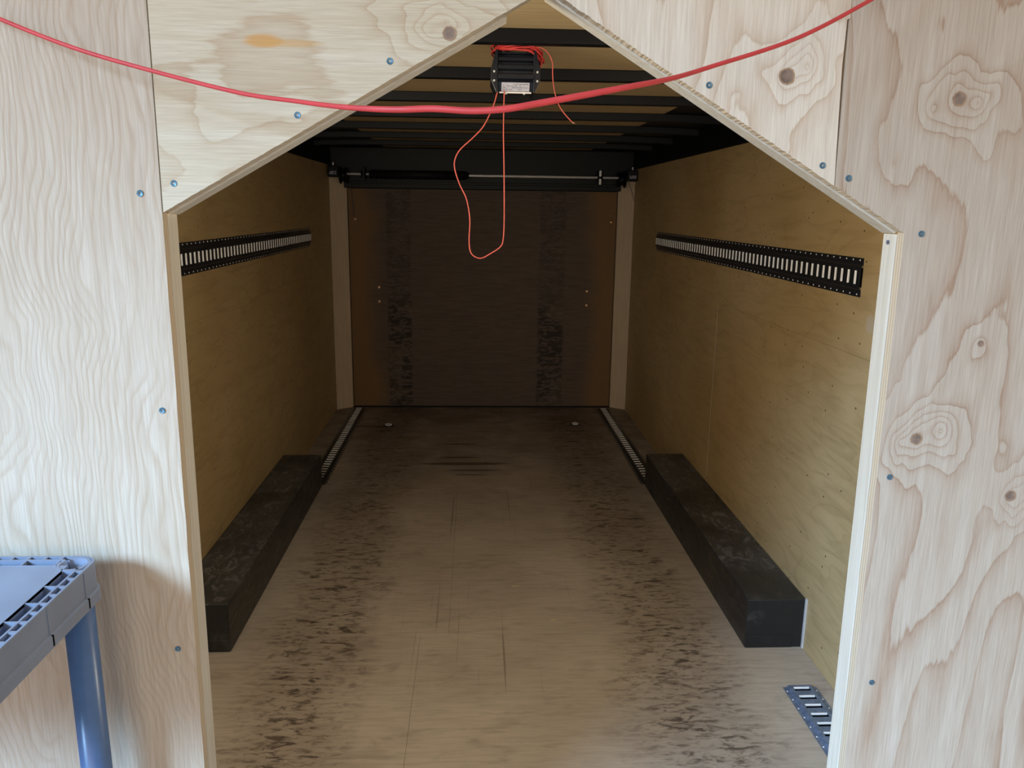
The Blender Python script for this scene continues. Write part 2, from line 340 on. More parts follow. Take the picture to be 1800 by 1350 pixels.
M_POLE = plain('blue_grey_pole', (0.085, 0.17, 0.36, 1), 0.28, 0, 0.6)
M_BRASS = plain('brass_bolt', (0.60, 0.36, 0.20, 1), 0.35, 0.8)
M_CAULK = plain('pale_seam_light', (0.62, 0.63, 0.66, 1), 0.6)
M_STRAW = plain('straw', (0.55, 0.45, 0.28, 1), 0.8)
M_OUTER = plain('grey_floor', (0.26, 0.24, 0.21, 1), 0.8)

# ------------------------------------------------------------------ mesh helpers
def box(bm, x0, x1, y0, y1, z0, z1, mi=0):
    vs = [bm.verts.new((x, y, z)) for x in (x0, x1) for y in (y0, y1) for z in (z0, z1)]
    for f in ((0,1,3,2), (4,6,7,5), (0,4,5,1), (2,3,7,6), (0,2,6,4), (1,5,7,3)):
        bm.faces.new([vs[i] for i in f]).material_index = mi
def prism(bm, pts, axis, a, b_, mi_face=0, mi_edge=None):
    """closed outline pts (2D) extruded along axis from a to b_"""
    def co(p, t):
        return {'x': (t, p[0], p[1]), 'y': (p[0], t, p[1]), 'z': (p[0], p[1], t)}[axis]
    A = [bm.verts.new(co(p, a)) for p in pts]; B = [bm.verts.new(co(p, b_)) for p in pts]
    f = bm.faces.new(A); f.material_index = mi_face
    f = bm.faces.new(B[::-1]); f.material_index = mi_face
    n = len(pts)
    for i in range(n):
        f = bm.faces.new((A[i], B[i], B[(i+1) % n], A[(i+1) % n]))
        f.material_index = mi_face if mi_edge is None else mi_edge
def tube(bm, pts, r, seg=8, cap=True):
    pts = [Vector(p) for p in pts]
    rings = []; up = Vector((0.13, 0.21, 0.97)).normalized()
    for i, p in enumerate(pts):
        t = (pts[min(i+1, len(pts)-1)] - pts[max(i-1, 0)]).normalized()
        a = up - t*up.dot(t)
        if a.length < 1e-3: a = Vector((1, 0, 0)) - t*t.x
        a.normalize(); c = t.cross(a); up = a
        rr = r[i] if isinstance(r, (list, tuple)) else r
        rings.append([bm.verts.new(p + (a*math.cos(q) + c*math.sin(q))*rr) for q in [2*math.pi*k/seg for k in range(seg)]])
    for i in range(len(rings)-1):
        for k in range(seg):
            f = bm.faces.new((rings[i][k], rings[i][(k+1) % seg], rings[i+1][(k+1) % seg], rings[i+1][k])); f.smooth = True
    if cap:
        bm.faces.new(rings[0][::-1]); bm.faces.new(rings[-1])
def spline(pts, n=8):
    pts = [Vector(p) for p in pts]; out = []
    for i in range(len(pts)-1):
        p0 = pts[max(i-1, 0)]; p1 = pts[i]; p2 = pts[i+1]; p3 = pts[min(i+2, len(pts)-1)]
        for k in range(n):
            t = k/n
            out.append(0.5*((2*p1) + (p2-p0)*t + (2*p0-5*p1+4*p2-p3)*t*t + (3*p1-p0-3*p2+p3)*t**3))
    out.append(pts[-1]); return out
def obj(name, bm, mats, parent=None, bevel=0, loc=None, **props):
    bmesh.ops.recalc_face_normals(bm, faces=bm.faces[:])
    me = bpy.data.meshes.new(name)
    org = Vector(loc) if loc is not None else (parent_loc(parent) if parent else centre(bm))
    bmesh.ops.translate(bm, verts=bm.verts[:], vec=-org)
    bm.to_mesh(me); bm.free()
    for m in (mats if isinstance(mats, (list, tuple)) else [mats]): me.materials.append(m)
    o = bpy.data.objects.new(name, me); COL.objects.link(o)
    if parent: o.parent = parent; o.location = org - parent_loc(parent)
    else: o.location = org
    if bevel:
        md = o.modifiers.new('bevel', 'BEVEL'); md.width = bevel; md.segments = 2; md.limit_method = 'ANGLE'
    for k, v in props.items(): o[k] = v
    return o
def centre(bm):
    xs = [v.co for v in bm.verts]
    return Vector(((min(v.x for v in xs)+max(v.x for v in xs))/2, (min(v.y for v in xs)+max(v.y for v in xs))/2, min(v.z for v in xs)))
WL = {}
def parent_loc(o):
    p = Vector((0, 0, 0))
    while o is not None: p += o.location; o = o.parent
    return p
def empty(name, loc, **props):
    o = bpy.data.objects.new(name, None); COL.objects.link(o); o.location = loc; o.empty_display_size = 0.1
    for k, v in props.items(): o[k] = v
    return o
def dup(o, parent, loc):
    c = o.copy(); COL.objects.link(c); c.parent = parent; c.location = Vector(loc) - parent_loc(parent); return c
def nb(): return bmesh.new()

XL, XR, YF, YB, ZW = -1.172, 1.316, 1.15, 6.74, 2.026

# ------------------------------------------------------------------ floor: plywood sheets on a deck
bm = nb(); box(bm, XL-0.03, XR+0.03, -3.2, YB+0.06, -0.06, -0.02)
floor = obj('floor', bm, M_OUTER, kind='structure')
g = 0.0007
rows = [(-3.2, 0.51, [-0.16]), (0.51, 2.95, [-0.215]), (2.95, 5.39, [-0.10]), (5.39, YB-0.012, [-0.02])]
for (y0, y1, cuts) in rows:
    xs = [XL] + cuts + [XR]
    for a, b_ in zip(xs, xs[1:]):
        bm = nb(); box(bm, a+g*0.5, b_-g*0.5, y0+g, y1-g, -0.02, 0.0)
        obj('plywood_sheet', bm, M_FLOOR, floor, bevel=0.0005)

# ------------------------------------------------------------------ side walls: plywood sheets over a steel skin
for side, x, sx, mat in (('left', XL, -1, M_WALL_L), ('right', XR, 1, M_WALL_R)):
    bm = nb(); a, b_ = sorted((x+sx*0.012, x+sx*0.045)); box(bm, a, b_, 1.10, YB+0.05, -0.02, 2.30)
    w = obj('wall_'+side, bm, M_CAULK if side == 'right' else M_OUTER, kind='structure')
    ys = [1.10, 1.772, 4.215, YB+0.03]
    for i, (y0, y1) in enumerate(zip(ys, ys[1:])):
        for (z0, z1) in ((0.0, 1.2196), (1.2204, 2.05)):
            bm = nb(); gg = 0.0035 if (i == 1 and side == 'right' and z0 == 0) else 0.0004
            gl = 0.0035 if (i == 2 and side == 'right' and z0 == 0) else 0.0004
            a, b_ = sorted((x, x+sx*0.012)); box(bm, a, b_, y0+gl, y1-gg, z0, min(z1, 2.025))
            obj('plywood_sheet', bm, mat, w)

bm = nb(); box(bm, XR+0.0006, XR+0.011, 4.2125, 4.2175, 0.27, 1.195); obj('seam_light_strip', bm, M_CAULK, w, label='pale strip for the light showing through the vertical seam')  # light through the seam gap, put in as a pale strip

# ------------------------------------------------------------------ ceiling: roof plywood in the middle, black coves at the sides, steel joists
bm = nb(); box(bm, XL-0.05, XR+0.05, 1.10, YB+0.08, 2.26, 2.30)
ceil = obj('ceiling', bm, M_BLACKM, kind='structure')
XA, XB = -0.738, 0.955
for (y0, y1) in ((1.10, 1.68), (1.68, 4.12), (4.12, YB+0.05)):
    bm = nb(); box(bm, XA, XB, y0+g, y1-g, 2.178, 2.19); obj('roof_sheet', bm, M_ROOF, ceil)
def cove(xa, xw):
    pts = []
    for k in range(9):
        t = k/8; pts.append((xa + (xw-xa)*t, 2.178 - 0.012*t**2))
    return pts
for xa, xw in ((XA, XL), (XB, XR)):
    P_ = cove(xa, xw); top = [(p[0], p[1]+0.012) for p in P_][::-1]
    bm = nb(); prism(bm, P_+top, 'y', 1.10, YB+0.05); obj('cove_panel', bm, M_BLACK, ceil)
# joist: a hat channel following the roof
def jprof(dz):
    L = cove(XA, XL)[::-1] + cove(XB, XR)
    return [(p[0], p[1]+dz) for p in L]
bm = nb()
lo_ = jprof(-0.038); hi_ = jprof(0.0)[::-1]
prism(bm, lo_+hi_, 'y', 1.058, 1.098)
j0 = obj('joist', bm, M_BLACK, ceil, bevel=0.003)
base = j0.location.copy()
j0.location = base + Vector((0, 0.62, 0))
for k in range(2, 9):
    j = j0.copy(); COL.objects.link(j); j.parent = ceil; j.location = base + Vector((0, 0.62*k, 0))
for sx, x in ((1, XL), (-1, XR)):
    bm = nb(); a, b_ = sorted((x-sx*0.012, x+sx*0.010)); box(bm, a, b_, 1.21, YB-0.08, 2.026, 2.163)
    obj('edge_rail', bm, M_BLACK, ceil)

# ------------------------------------------------------------------ back wall of the trailer: header, corner posts, ramp door
bm = nb(); box(bm, XL-0.03, XR+0.03, YB+0.03, YB+0.07, -0.05, 2.28)
wb = obj('wall_back', bm, M_BLACKM, kind='structure')
bm = nb(); box(bm, XL, XR, YB-0.02, YB+0.028, 1.850, 2.17); obj('header_beam', bm, M_BLACK, wb, bevel=0.004)
bm = nb(); box(bm, XL+0.12, XR-0.12, YB-0.028, YB-0.019, 1.885, 1.905); obj('header_rib', bm, M_BLACK, wb, bevel=0.003)
for nm, xo, xi in (('trim_1', XL, -1.045), ('trim_2', XR, 1.195)):
    bm = nb(); s_ = 1 if xi > xo else -1
    prism(bm, [(xo+s_*0.001, 6.645), (xi, YB-0.005), (xi, YB+0.025), (xo+s_*0.001, YB+0.025)] , 'z', 0.001, 1.945)
    obj(nm, bm, M_POST, kind='structure')
door = empty('door_1', (0.08, YB, 0), kind='structure')
bm = nb(); box(bm, -1.037, 1.187, YB-0.002, YB+0.02, 0.012, 1.846); obj('door_panel', bm, M_DOOR, door)
bm = nb(); box(bm, -1.044, 1.194, YB+0.0215, YB+0.0285, 0.004, 1.848); obj('door_frame', bm, M_BLACKM, door)
for (x, z) in ((-0.985, 1.60), (1.145, 1.60)):
    bm = nb(); tube(bm, [(x, YB-0.002, z), (x, YB-0.02, z)], 0.010, 8); tube(bm, [(x-.012+0.024*(x > 0), YB-0.016, z-0.02), (x, YB-0.02, z), (x+.0, YB-0.018, z+0.018)], 0.006, 6)
    obj('latch_bolt', bm, M_BRASS, door, label='small brass latch bolt')
for (x, z) in ((-0.80, 1.04), (-0.80, 0.92), (0.96, 1.02), (0.96, 0.90)):
    bm = nb(); tube(bm, [(x, YB-0.0015, z), (x, YB-0.008, z)], 0.010, 8); obj('bolt', bm, M_BRASS, door)

# ------------------------------------------------------------------ front partition
FZ = 2.14
wall = empty('wall_front', (0.07, 1.18, 0), kind='structure')
def jitter(p, q, n, amp):
    p = Vector(p); q = Vector(q); d = (q-p); nn = Vector((-d.y, d.x)).normalized(); out = []
    for i in range(n):
        t = i/n; o = 0 if i == 0 else random.uniform(-amp, amp)
        out.append(tuple(p + d*t + nn*o))
    return out
AP = (0.0964, 1.9896); LC = (-0.434, 1.688); RC = (0.627, 1.673)
OL, OR = -0.441, 0.636      # feet of the opening
sx1 = 0.5115
s_at = lambda x: 1.9896 - (x-0.0964)*0.598
SB = 0.5165
# left sheet
out = [(XL+0.002, 0.002)] + jitter((OL, 0.002), (LC[0]-0.0005, LC[1]), 40, 0.0007) + [(LC[0]-0.0005, LC[1])] + [(-0.4325, FZ), (XL+0.002, FZ-0.12)]
def sheet(outline, mat, dy=0.0, **kw):
    bm = nb(); prism(bm, outline, 'y', YF+dy, YF+0.0185, 0, 1)
    return obj('plywood_sheet', bm, [mat, M_EDGE], wall, **kw)
shL = sheet(out, M_PLY_L, label='left plywood sheet of fine wavy vertical grain')
out = jitter((LC[0]+0.0015, LC[1]+0.0005), AP, 120, 0.0004) + [AP, (AP[0]-0.0005, FZ+0.03), (-0.4305, FZ)]
shGL = sheet(out, M_PLY_GL, -0.0008, label='pale gusset sheet with horizontal grain and orange pitch stain')
out = [(AP[0]+0.0005, FZ+0.03)] + jitter((AP[0]+0.0005, AP[1]), (SB-0.0007, s_at(SB)), 220, 0.0007) + [(SB-0.0007, s_at(SB)), (SB-0.0060, 1.90), (SB-0.0050, 1.96), (SB-0.0012, 1.962), (SB-0.006, FZ)]
shGR = sheet(out, M_PLY_GR, -0.0005, label='gusset sheet with vertical grain right of the peak')
out = [(SB+0.0006, s_at(SB))] + jitter((SB+0.001, s_at(SB)-0.0003), RC, 60, 0.0007)[1:] + jitter(RC, (OR, 0.002), 40, 0.0006) + [(OR, 0.002), (XR-0.002, 0.002), (XR-0.002, FZ-0.12), (SB-0.0045, FZ)]
shR = sheet(out, M_PLY_R, label='right plywood sheet with bold cathedral grain and knots')
# lumber behind the sheet edges
Y0, Y1 = YF+0.0195, YF+0.0575
bm = nb(); prism(bm, [(OL-0.001, 0.002), (LC[0]-0.0005, LC[1]-0.001), (LC[0]-0.089, LC[1]-0.051), (OL-0.089, 0.002)], 'y', Y0, Y1)
obj('stud', bm, M_STUD, wall, bevel=0.0015)
bm = nb(); prism(bm, [(OR-0.001, 0.002), (RC[0]-0.001, RC[1]-0.002), (RC[0]+0.089, RC[1]-0.054), (OR+0.089, 0.002)], 'y', Y0, Y1)
studR = obj('stud', bm, M_STUD, wall, bevel=0.0015)
def slope_stud(p, q):
    p = Vector(p); q = Vector(q); d = (q-p).normalized(); n_ = Vector((-d.y, d.x))
    if n_.y < 0: n_ = -n_
    w_ = 0.089
    bm = nb(); prism(bm, [tuple(p), tuple(q), tuple(q+n_*w_), tuple(p+n_*w_)], 'y', Y0, Y1)
    return obj('rafter', bm, M_STUD_SL, wall, bevel=0.0015)
slope_stud((LC[0]+0.0025, LC[1]-0.0030), (AP[0]-0.052, AP[1]-0.0335)); slope_stud((AP[0]+0.001, AP[1]-0.0030), (RC[0]-0.003, RC[1]-0.0022))
bm = nb(); prism(bm, [(RC[0]-0.028, RC[1]+0.0185), (RC[0]-0.0005, RC[1]+0.002), (RC[0]-0.0005, RC[1]+0.0006), (RC[0]-0.028, RC[1]+0.017)], 'y', Y0, Y1); obj('splinter', bm, M_STUD_SL, wall)
# nail in the right stud
bm = nb(); tube(bm, [(OR-0.0095, Y0+0.020, 1.658), (OR-0.0120, Y0+0.020, 1.658)], 0.0032, 10); obj('nail', bm, M_INK, studR)

# screws and knots
def screw_bm(x, z, y):
    bm = nb(); seg = 14
    R1, R2, R3 = 0.0046, 0.0042, 0.0019
    rings = []
    for (r, yy) in ((R1, 0.0), (R1, -0.0012), (R2, -0.0018), (R3, -0.0012), (R3*0.9, 0.0006)):
        rings.append([bm.verts.new((x+r*math.cos(2*math.pi*k/seg)*(1 if (r > .002 or k % 2 == 0) else .6), y+yy, z+r*math.sin(2*math.pi*k/seg)*(1 if (r > .002 or k % 2 == 0) else .6))) for k in range(seg)])
    for i in range(len(rings)-1):
        for k in range(seg):
            f = bm.faces.new((rings[i][k], rings[i][(k+1) % seg], rings[i+1][(k+1) % seg], rings[i+1][k]))
            f.material_index = 1 if i >= 3 else 0
    f = bm.faces.new(rings[-1]); f.material_index = 1
    return bm
proto = None
for sh, pts in ((shL, [(-0.462, 1.714), (-0.457, 1.404), (-0.464, 1.017), (-0.462, 0.62), (-0.462, 0.25)]),
                (shGL, [(-0.242, 1.821), (-0.415, 1.728), (-0.115, 1.893)]),
                (shGR, [(0.325, 1.871), (0.496, 1.766)]),
                (shR, [(0.536, 1.749), (0.653, 1.672), (0.650, 1.298), (0.662, 0.939), (0.664, 0.55), (0.664, 0.2)])):
    for (x, z) in pts:
        if proto is None:
            proto = obj('screw', screw_bm(x, z, YF), [M_SCREW, M_DARK], sh, loc=(x, YF, z))
        else: dup(proto, sh, (x, YF, z))
def knot_bm(x, z, r, y):
    bm = nb(); seg = 22
    rr = [r*random.uniform(0.92, 1.05) for _ in range(seg)]
    c1 = [bm.verts.new((x+rr[k]*math.cos(2*math.pi*k/seg), y+0.002, z+rr[k]*math.sin(2*math.pi*k/seg))) for k in range(seg)]
    c2 = [bm.verts.new((x+rr[k]*math.cos(2*math.pi*k/seg), y-0.0004, z+rr[k]*math.sin(2*math.pi*k/seg))) for k in range(seg)]
    c3 = [bm.verts.new((x+rr[k]*.82*math.cos(2*math.pi*k/seg), y-0.0001, z+rr[k]*.82*math.sin(2*math.pi*k/seg))) for k in range(seg)]
    for k in range(seg):
        q = (k+1) % seg
        bm.faces.new((c1[k], c1[q], c2[q], c2[k])); f = bm.faces.new((c2[k], c2[q], c3[q], c3[k])); f.material_index = 1
    bm.faces.new(c3)
    return bm
M_KRIM = plain('knot_rim', (0.40, 0.25, 0.15, 1), 0.8)
for sh, dyk, lst in ((shGL, 0.0008, [(-0.0345, 1.930, 0.0095)]), (shGR, 0.0005, [(0.4335, 1.885, 0.0115)]), (shR, 0.0, [(0.684, 1.860, 0.0100), (0.685, 1.360, 0.0095), (0.850, 1.266, 0.0090), (0.766, 1.510, 0.0050)])):
    for (x, z, r) in lst:
        obj('knot', knot_bm(x, z, r, YF-0.0006-dyk), [M_KNOT, M_KRIM], sh)

# ------------------------------------------------------------------ wheel boxes
def wheel_box(xi, xo, y0, y1, h, label):
    t = empty('wheel_box', ((xi+xo)/2, (y0+y1)/2, 0), label=label, category='wheel box', group='wheel boxes along the side walls')
    a, b_ = sorted((xi, xo))
    bm = nb(); box(bm, a, b_, y0, y1, 0.001, h); obj('cover', bm, M_BOX, t, bevel=0.003)
    # folded end flange and its weld line
    bm = nb(); s_ = 1 if xo > xi else -1
    a2, b2 = sorted((xi+s_*0.004, xi+s_*0.19)); box(bm, a2, b2, y0-0.0025, y0-0.0003, 0.002, 0.052); obj('end_flange', bm, M_BOX, t, bevel=0.0008)
    return t
wr = wheel_box(1.082, XR-0.001, 2.815, 4.72, 0.208, 'long black steel wheel box with scuffed top along the right wall')
bm = nb(); box(bm, XR-0.006, XR-0.0005, 2.803, 2.8148, 0.001, 0.213); obj('sealant_bead', bm, M_CAULK, wr)
wl = wheel_box(-0.942, XL+0.001, 2.834, 4.73, 0.202, 'long black steel wheel box in shade along the left wall')

# ------------------------------------------------------------------ logistic tracks
PITCH = 0.0508
def track(name_label, n, width, mats, xf, group, half=0.0245):
    """local: length +Y, across X, up Z (away from the surface)"""
    L = n*PITCH; w = width/2; zr = 0.009; ws = half+0.012; wf = half+0.019
    t = empty('cargo_track', (0, 0, 0), label=name_label, category='cargo track')
    if group: t['group'] = group
    t.matrix_world = xf
    def add(nm, bm, mat, **kw):
        bmesh.ops.recalc_face_normals(bm, faces=bm.faces[:])
        me = bpy.data.meshes.new(nm); bm.to_mesh(me); bm.free()
        for m in mat if isinstance(mat, list) else [mat]: me.materials.append(m)
        o = bpy.data.objects.new(nm, me); COL.objects.link(o); o.parent = t
        for k, v in kw.items(): o[k] = v
        return o
    th = 0.0015
    bm = nb()
    for s_ in (-1, 1):
        q = [(s_*w, 0.0005), (s_*wf, 0.0005), (s_*ws, zr), (s_*half, zr), (s_*half, zr-th), (s_*(ws), zr-th-0.0005), (s_*(wf), -0.0), (s_*w, -0.0)]
        q = [(a, b_+0.0012) for a, b_ in q]
        prism(bm, q if s_ > 0 else q[::-1], 'y', 0, L)
    for k in range(n+1):
        y0 = k*PITCH - 0.016 if k else 0.0; y1 = k*PITCH+0.016 if k < n else L
        box(bm, -half, half, y0, y1, zr-th+0.0012, zr+0.0012)
    box(bm, -ws+0.004, ws-0.004, 0.0, L, 0.0002, 0.0010, 1)
    add('rail', bm, [mats[0], M_DARK])
    bm = nb()
    # rolled lip on the far side of a slot
    prof = [(0.0, 0.0052), (0.0016, 0.0052), (0.0022, 0.0096), (0.0038, 0.0112), (0.0034, 0.0120), (0.0008, 0.0106), (-0.0003, 0.0090)]
    prism(bm, prof, 'x', -half+0.0015, half-0.0015)
    lip0 = add('slot_lip', bm, mats[1])
    lip0.location = (0, PITCH*1-0.018, 0)
    for k in range(1, n):
        c = lip0.copy(); COL.objects.link(c); c.parent = t; c.location = (0, PITCH*(k+1)-0.018, 0)
    bm = nb()
    for s_ in (-1, 1):
        for k in range(n):
            x = s_*(w-0.008); y = (k+0.5)*PITCH
            ring = [bm.verts.new((x+0.0035*math.cos(a), y+0.0035*math.sin(a), 0.0016)) for a in [math.pi/3*i for i in range(6)]]
            tp = bm.verts.new((x, y, 0.0042))
            for i in range(6): bm.faces.new((ring[i], ring[(i+1) % 6], tp))
    add('rivets', bm, mats[2], kind='stuff')
    return t
def frame(o, X, Y, Z):
    m = Matrix.Identity(4)
    for i in range(3): m[i][0] = X[i]; m[i][1] = Y[i]; m[i][2] = Z[i]; m[i][3] = o[i]
    return m
mt = (M_TRACK, M_ZINC, M_ZINC)
# wall tracks:  local X = up/down, Y = depth, Z = into the room
track('black slotted cargo track on the right wall', 61, 0.132, mt, frame((XR, 2.645, 1.486), (0, 0, 1), (0, 1, 0), (-1, 0, 0)), 'cargo tracks on the side walls')
track('black slotted cargo track on the left wall', 61, 0.132, mt, frame((XL, 2.70, 1.484), (0, 0, -1), (0, 1, 0), (1, 0, 0)), 'cargo tracks on the side walls')
# floor tracks
track('dark slotted floor track behind the right wheel box', 38, 0.125, mt, frame((1.125, 4.735, 0.0), (1, 0, 0), (0, 1, 0), (0, 0, 1)), 'floor tracks behind the wheel boxes')
track('dark slotted floor track behind the left wheel box', 38, 0.125, mt, frame((-0.985, 4.745, 0.0), (1, 0, 0), (0, 1, 0), (0, 0, 1)), 'floor tracks behind the wheel boxes')
track('short grey galvanised floor track at the foot of the right door stud', 24, 0.125, (M_GALV, M_ZINC, M_ZINC), frame((1.195, 1.325, 0.0), (1, 0, 0), (0, 1, 0), (0, 0, 1)), None, 0.030)

# ------------------------------------------------------------------ tie-down rings
def ring(x, y, label):
    t = empty('tie_down_ring', (x, y, 0), label=label, category='tie-down ring', group='tie-down rings in the floor')
    bm = nb()
    for k in range(16):
        pass
    seg = 18; a = []; b2 = []; c2 = []
    for k in range(seg):
        q = 2*math.pi*k/seg
        a.append(bm.verts.new((x+0.045*math.cos(q), y+0.045*math.sin(q), 0.0005))); b2.append(bm.verts.new((x+0.042*math.cos(q), y+0.042*math.sin(q), 0.0035))); c2.append(bm.verts.new((x+0.034*math.cos(q), y+0.034*math.sin(q), 0.0015)))
    for k in range(seg):
        n_ = (k+1) % seg
        bm.faces.new((a[k], a[n_], b2[n_], b2[k])); bm.faces.new((b2[k], b2[n_], c2[n_], c2[k]))
    bm.faces.new(c2)
    obj('pan', bm, M_TRACK, t)
    bm = nb(); pts = [(x+0.024*math.cos(q), y+0.024*math.sin(q), 0.008) for q in [2*math.pi*k/16 for k in range(17)]]
    tube(bm, pts, 0.0045, 6); obj('ring', bm, M_ZINC, t)
ring(-0.679, 6.13, 'small round tie-down ring in the floor near the back left corner')
ring(0.820, 6.165, 'small round tie-down ring in the floor near the back right corner')

# ------------------------------------------------------------------ torsion shaft above the ramp door
yS, zS = 6.60, 1.955
sh = empty('spring_shaft', (0.07, yS, zS), label='steel spring shaft with black coil tube under the header', category='door spring')
bm = nb(); tube(bm, [(-1.09, yS, zS), (1.24, yS, zS)], 0.0095, 12); obj('shaft', bm, M_ZINC, sh)
bm = nb(); tube(bm, [(-0.84, yS, zS), (-0.07, yS, zS)], 0.034, 16); 
for k in range(60):
    x = -0.83+k*0.0127
    if k % 2: tube(bm, [(x, yS, zS), (x+0.008, yS, zS)], 0.0365, 12)
obj('spring', bm, M_BLACKM, sh)
bm = nb(); tube(bm, [(-0.07, yS, zS), (-0.045, yS, zS)], 0.024, 12); obj('winding_cone', bm, M_BLACK, sh)
for x in (-0.885, 1.015):
    bm = nb(); box(bm, x-0.009, x+0.009, yS-0.028, yS-0.020, zS-0.055, zS+0.055); obj('flange_plate', bm, M_ZINC if x > 0 else M_BLACK, sh, bevel=0.002)
    bm = nb(); tube(bm, [(x-0.02, yS, zS), (x+0.02, yS, zS)], 0.03, 12); obj('bearing', bm, M_BLACK, sh)
    bm = nb(); box(bm, x-0.004, x+0.004, yS, YB-0.021, zS-0.03, zS+0.06); obj('bracket', bm, M_BLACK, sh)
for s_, x in ((-1, -1.045), (1, 1.195)):
    bm = nb()
    for (r, xa, xb) in ((0.062, 0, 0.012), (0.048, 0.012, 0.05), (0.066, 0.05, 0.060)):
        tube(bm, [(x-s_*0.03+s_*xa, yS, zS-0.012), (x-s_*0.03+s_*xb, yS, zS-0.012)], r, 18)
    obj('cable_drum', bm, M_BLACK, sh)
for s_, x in ((-1, -1.118), (1, 1.272)):
    bm = nb(); box(bm, x-0.042, x+0.042, yS-0.075, yS-0.02, zS-0.028, zS+0.060)
    hs = obj('end_housing', bm, M_BLACKM, sh, bevel=0.008)
    bm = nb(); random.seed(11+s_)
    for r_ in range(3):
        for c_ in range(7):
            if random.random() < 0.85:
                xx = x-0.026+c_*0.0078; zz = zS-0.006+r_*0.0085
                box(bm, xx, xx+0.0056, yS-0.0760, yS-0.0752, zz, zz+0.0056)
    obj('label_print', bm, M_LABEL, hs, label='rows of tiny white print')
    bm = nb(); tube(bm, [(x, yS-0.05, zS+0.0605), (x, yS-0.05, zS+0.085)], 0.006, 8); obj('adjuster_bolt', bm, M_ZINC, sh)
# cables from the drums down to the door
for nm, pts, lab in (('lift_cable', [(1.235, 6.52, 1.93), (1.262, 6.52, 1.86), (1.295, 6.55, 1.77)], 'thin dark cable hanging over the right corner post'),
                     ('lift_cable', [(-1.0, 6.60, 1.89), (-0.995, 6.70, 1.75), (-0.985, 6.71, 1.63)], 'thin dark cable running down to the left latch bolt')):
    bm = nb(); tube(bm, spline(pts, 6), 0.0025, 6); obj(nm, bm, M_INK, label=lab, category='cable')

# ------------------------------------------------------------------ finned control box under the roof, with its wires
cx_, cy_ = 0.119, 2.50
dv = empty('finned_box', (cx_, cy_, 2.178), label='black finned electrical box under the roof with red wire coil and silver label', category='electrical box')
def tiltpt(y, z):        # the front leans back slightly toward the top
    return (y, z)
prof = [(2.475, 2.149), (2.464, 2.147), (2.464, 2.1425), (2.478, 2.140), (2.478, 2.132), (2.450, 2.130), (2.450, 2.121), (2.470, 2.119), (2.470, 2.111),
        (2.442, 2.108), (2.442, 2.097), (2.464, 2.095), (2.464, 2.086), (2.440, 2.083), (2.440, 2.070), (2.452, 2.066), (2.447, 2.060), (2.462, 2.036), (2.540, 2.036), (2.575, 2.060), (2.585, 2.110), (2.560, 2.148)]
bm = nb(); prism(bm, prof, 'x', 0.068, 0.172); obj('heat_sink', bm, M_FIN, dv, bevel=0.001)
for s_ in (-1, 1):
    x0 = cx_ + s_*0.052
    pl = [(x0, 2.150), (x0+s_*0.006, 2.150), (x0+s_*0.020, 2.098), (x0+s_*0.020, 2.066), (x0+s_*0.005, 2.032), (x0, 2.032)]
    bm = nb(); prism(bm, pl if s_ > 0 else pl[::-1], 'y', 2.446, 2.58); ec = obj('end_cap', bm, M_FIN, dv, bevel=0.0015)
    for z in (2.089, 2.064):
        x = x0+s_*0.011
        bm = nb(); tube(bm, [(x, 2.446, z), (x, 2.442, z)], 0.0032, 8); obj('screw', bm, M_CAULK, ec)
bm = nb(); vs = [bm.verts.new(p) for p in ((0.078, 2.4460, 2.0602), (0.160, 2.4460, 2.0602), (0.160, 2.4600, 2.0375), (0.078, 2.4600, 2.0375))]
# label sits on the lower facet, a hair proud of it
d_ = Vector((0, -0.0009, -0.0006))
a = [v for v in vs]; b2 = [bm.verts.new(v.co + d_) for v in vs]
bm.faces.new(a); bm.faces.new(b2[::-1])
for i in range(4): bm.faces.new((a[i], a[(i+1) % 4], b2[(i+1) % 4], b2[i]))
lb = obj('rating_label', bm, M_LABEL, dv, label='small silver label with rows of tiny print')
bm = nb(); random.seed(5)
for r_ in range(4):
    t_ = 0.18+r_*0.2; yy = 2.4460+0.014*t_-0.0013; zz = 2.0602-0.0227*t_-0.0009; x = 0.082
    while x < 0.154:
        w_ = random.uniform(0.003, 0.010)
        if random.random() < 0.72: box(bm, x, min(x+w_, 0.156), yy-0.0002, yy+0.0003, zz-0.0007, zz+0.0007)
        x += w_+0.0022
obj('label_print', bm, M_INK, lb)
bm = nb(); box(bm, 0.072, 0.166, 2.458, 2.462, 2.0315, 2.0355); obj('bottom_strip', bm, M_ZINC, dv)
for x in (0.092, 0.145):
    bm = nb(); tube(bm, [(x, 2.462, 2.036), (x, 2.462, 2.0285)], 0.0035, 8); obj('terminal_screw', bm, M_CAULK, dv)
# mounting yoke to the roof sheet
bm = nb()
for x in (0.075, 0.160): box(bm, x-0.006, x+0.006, 2.50, 2.54, 2.150, 2.178)
obj('mounting_foot', bm, M_BLACK, dv)

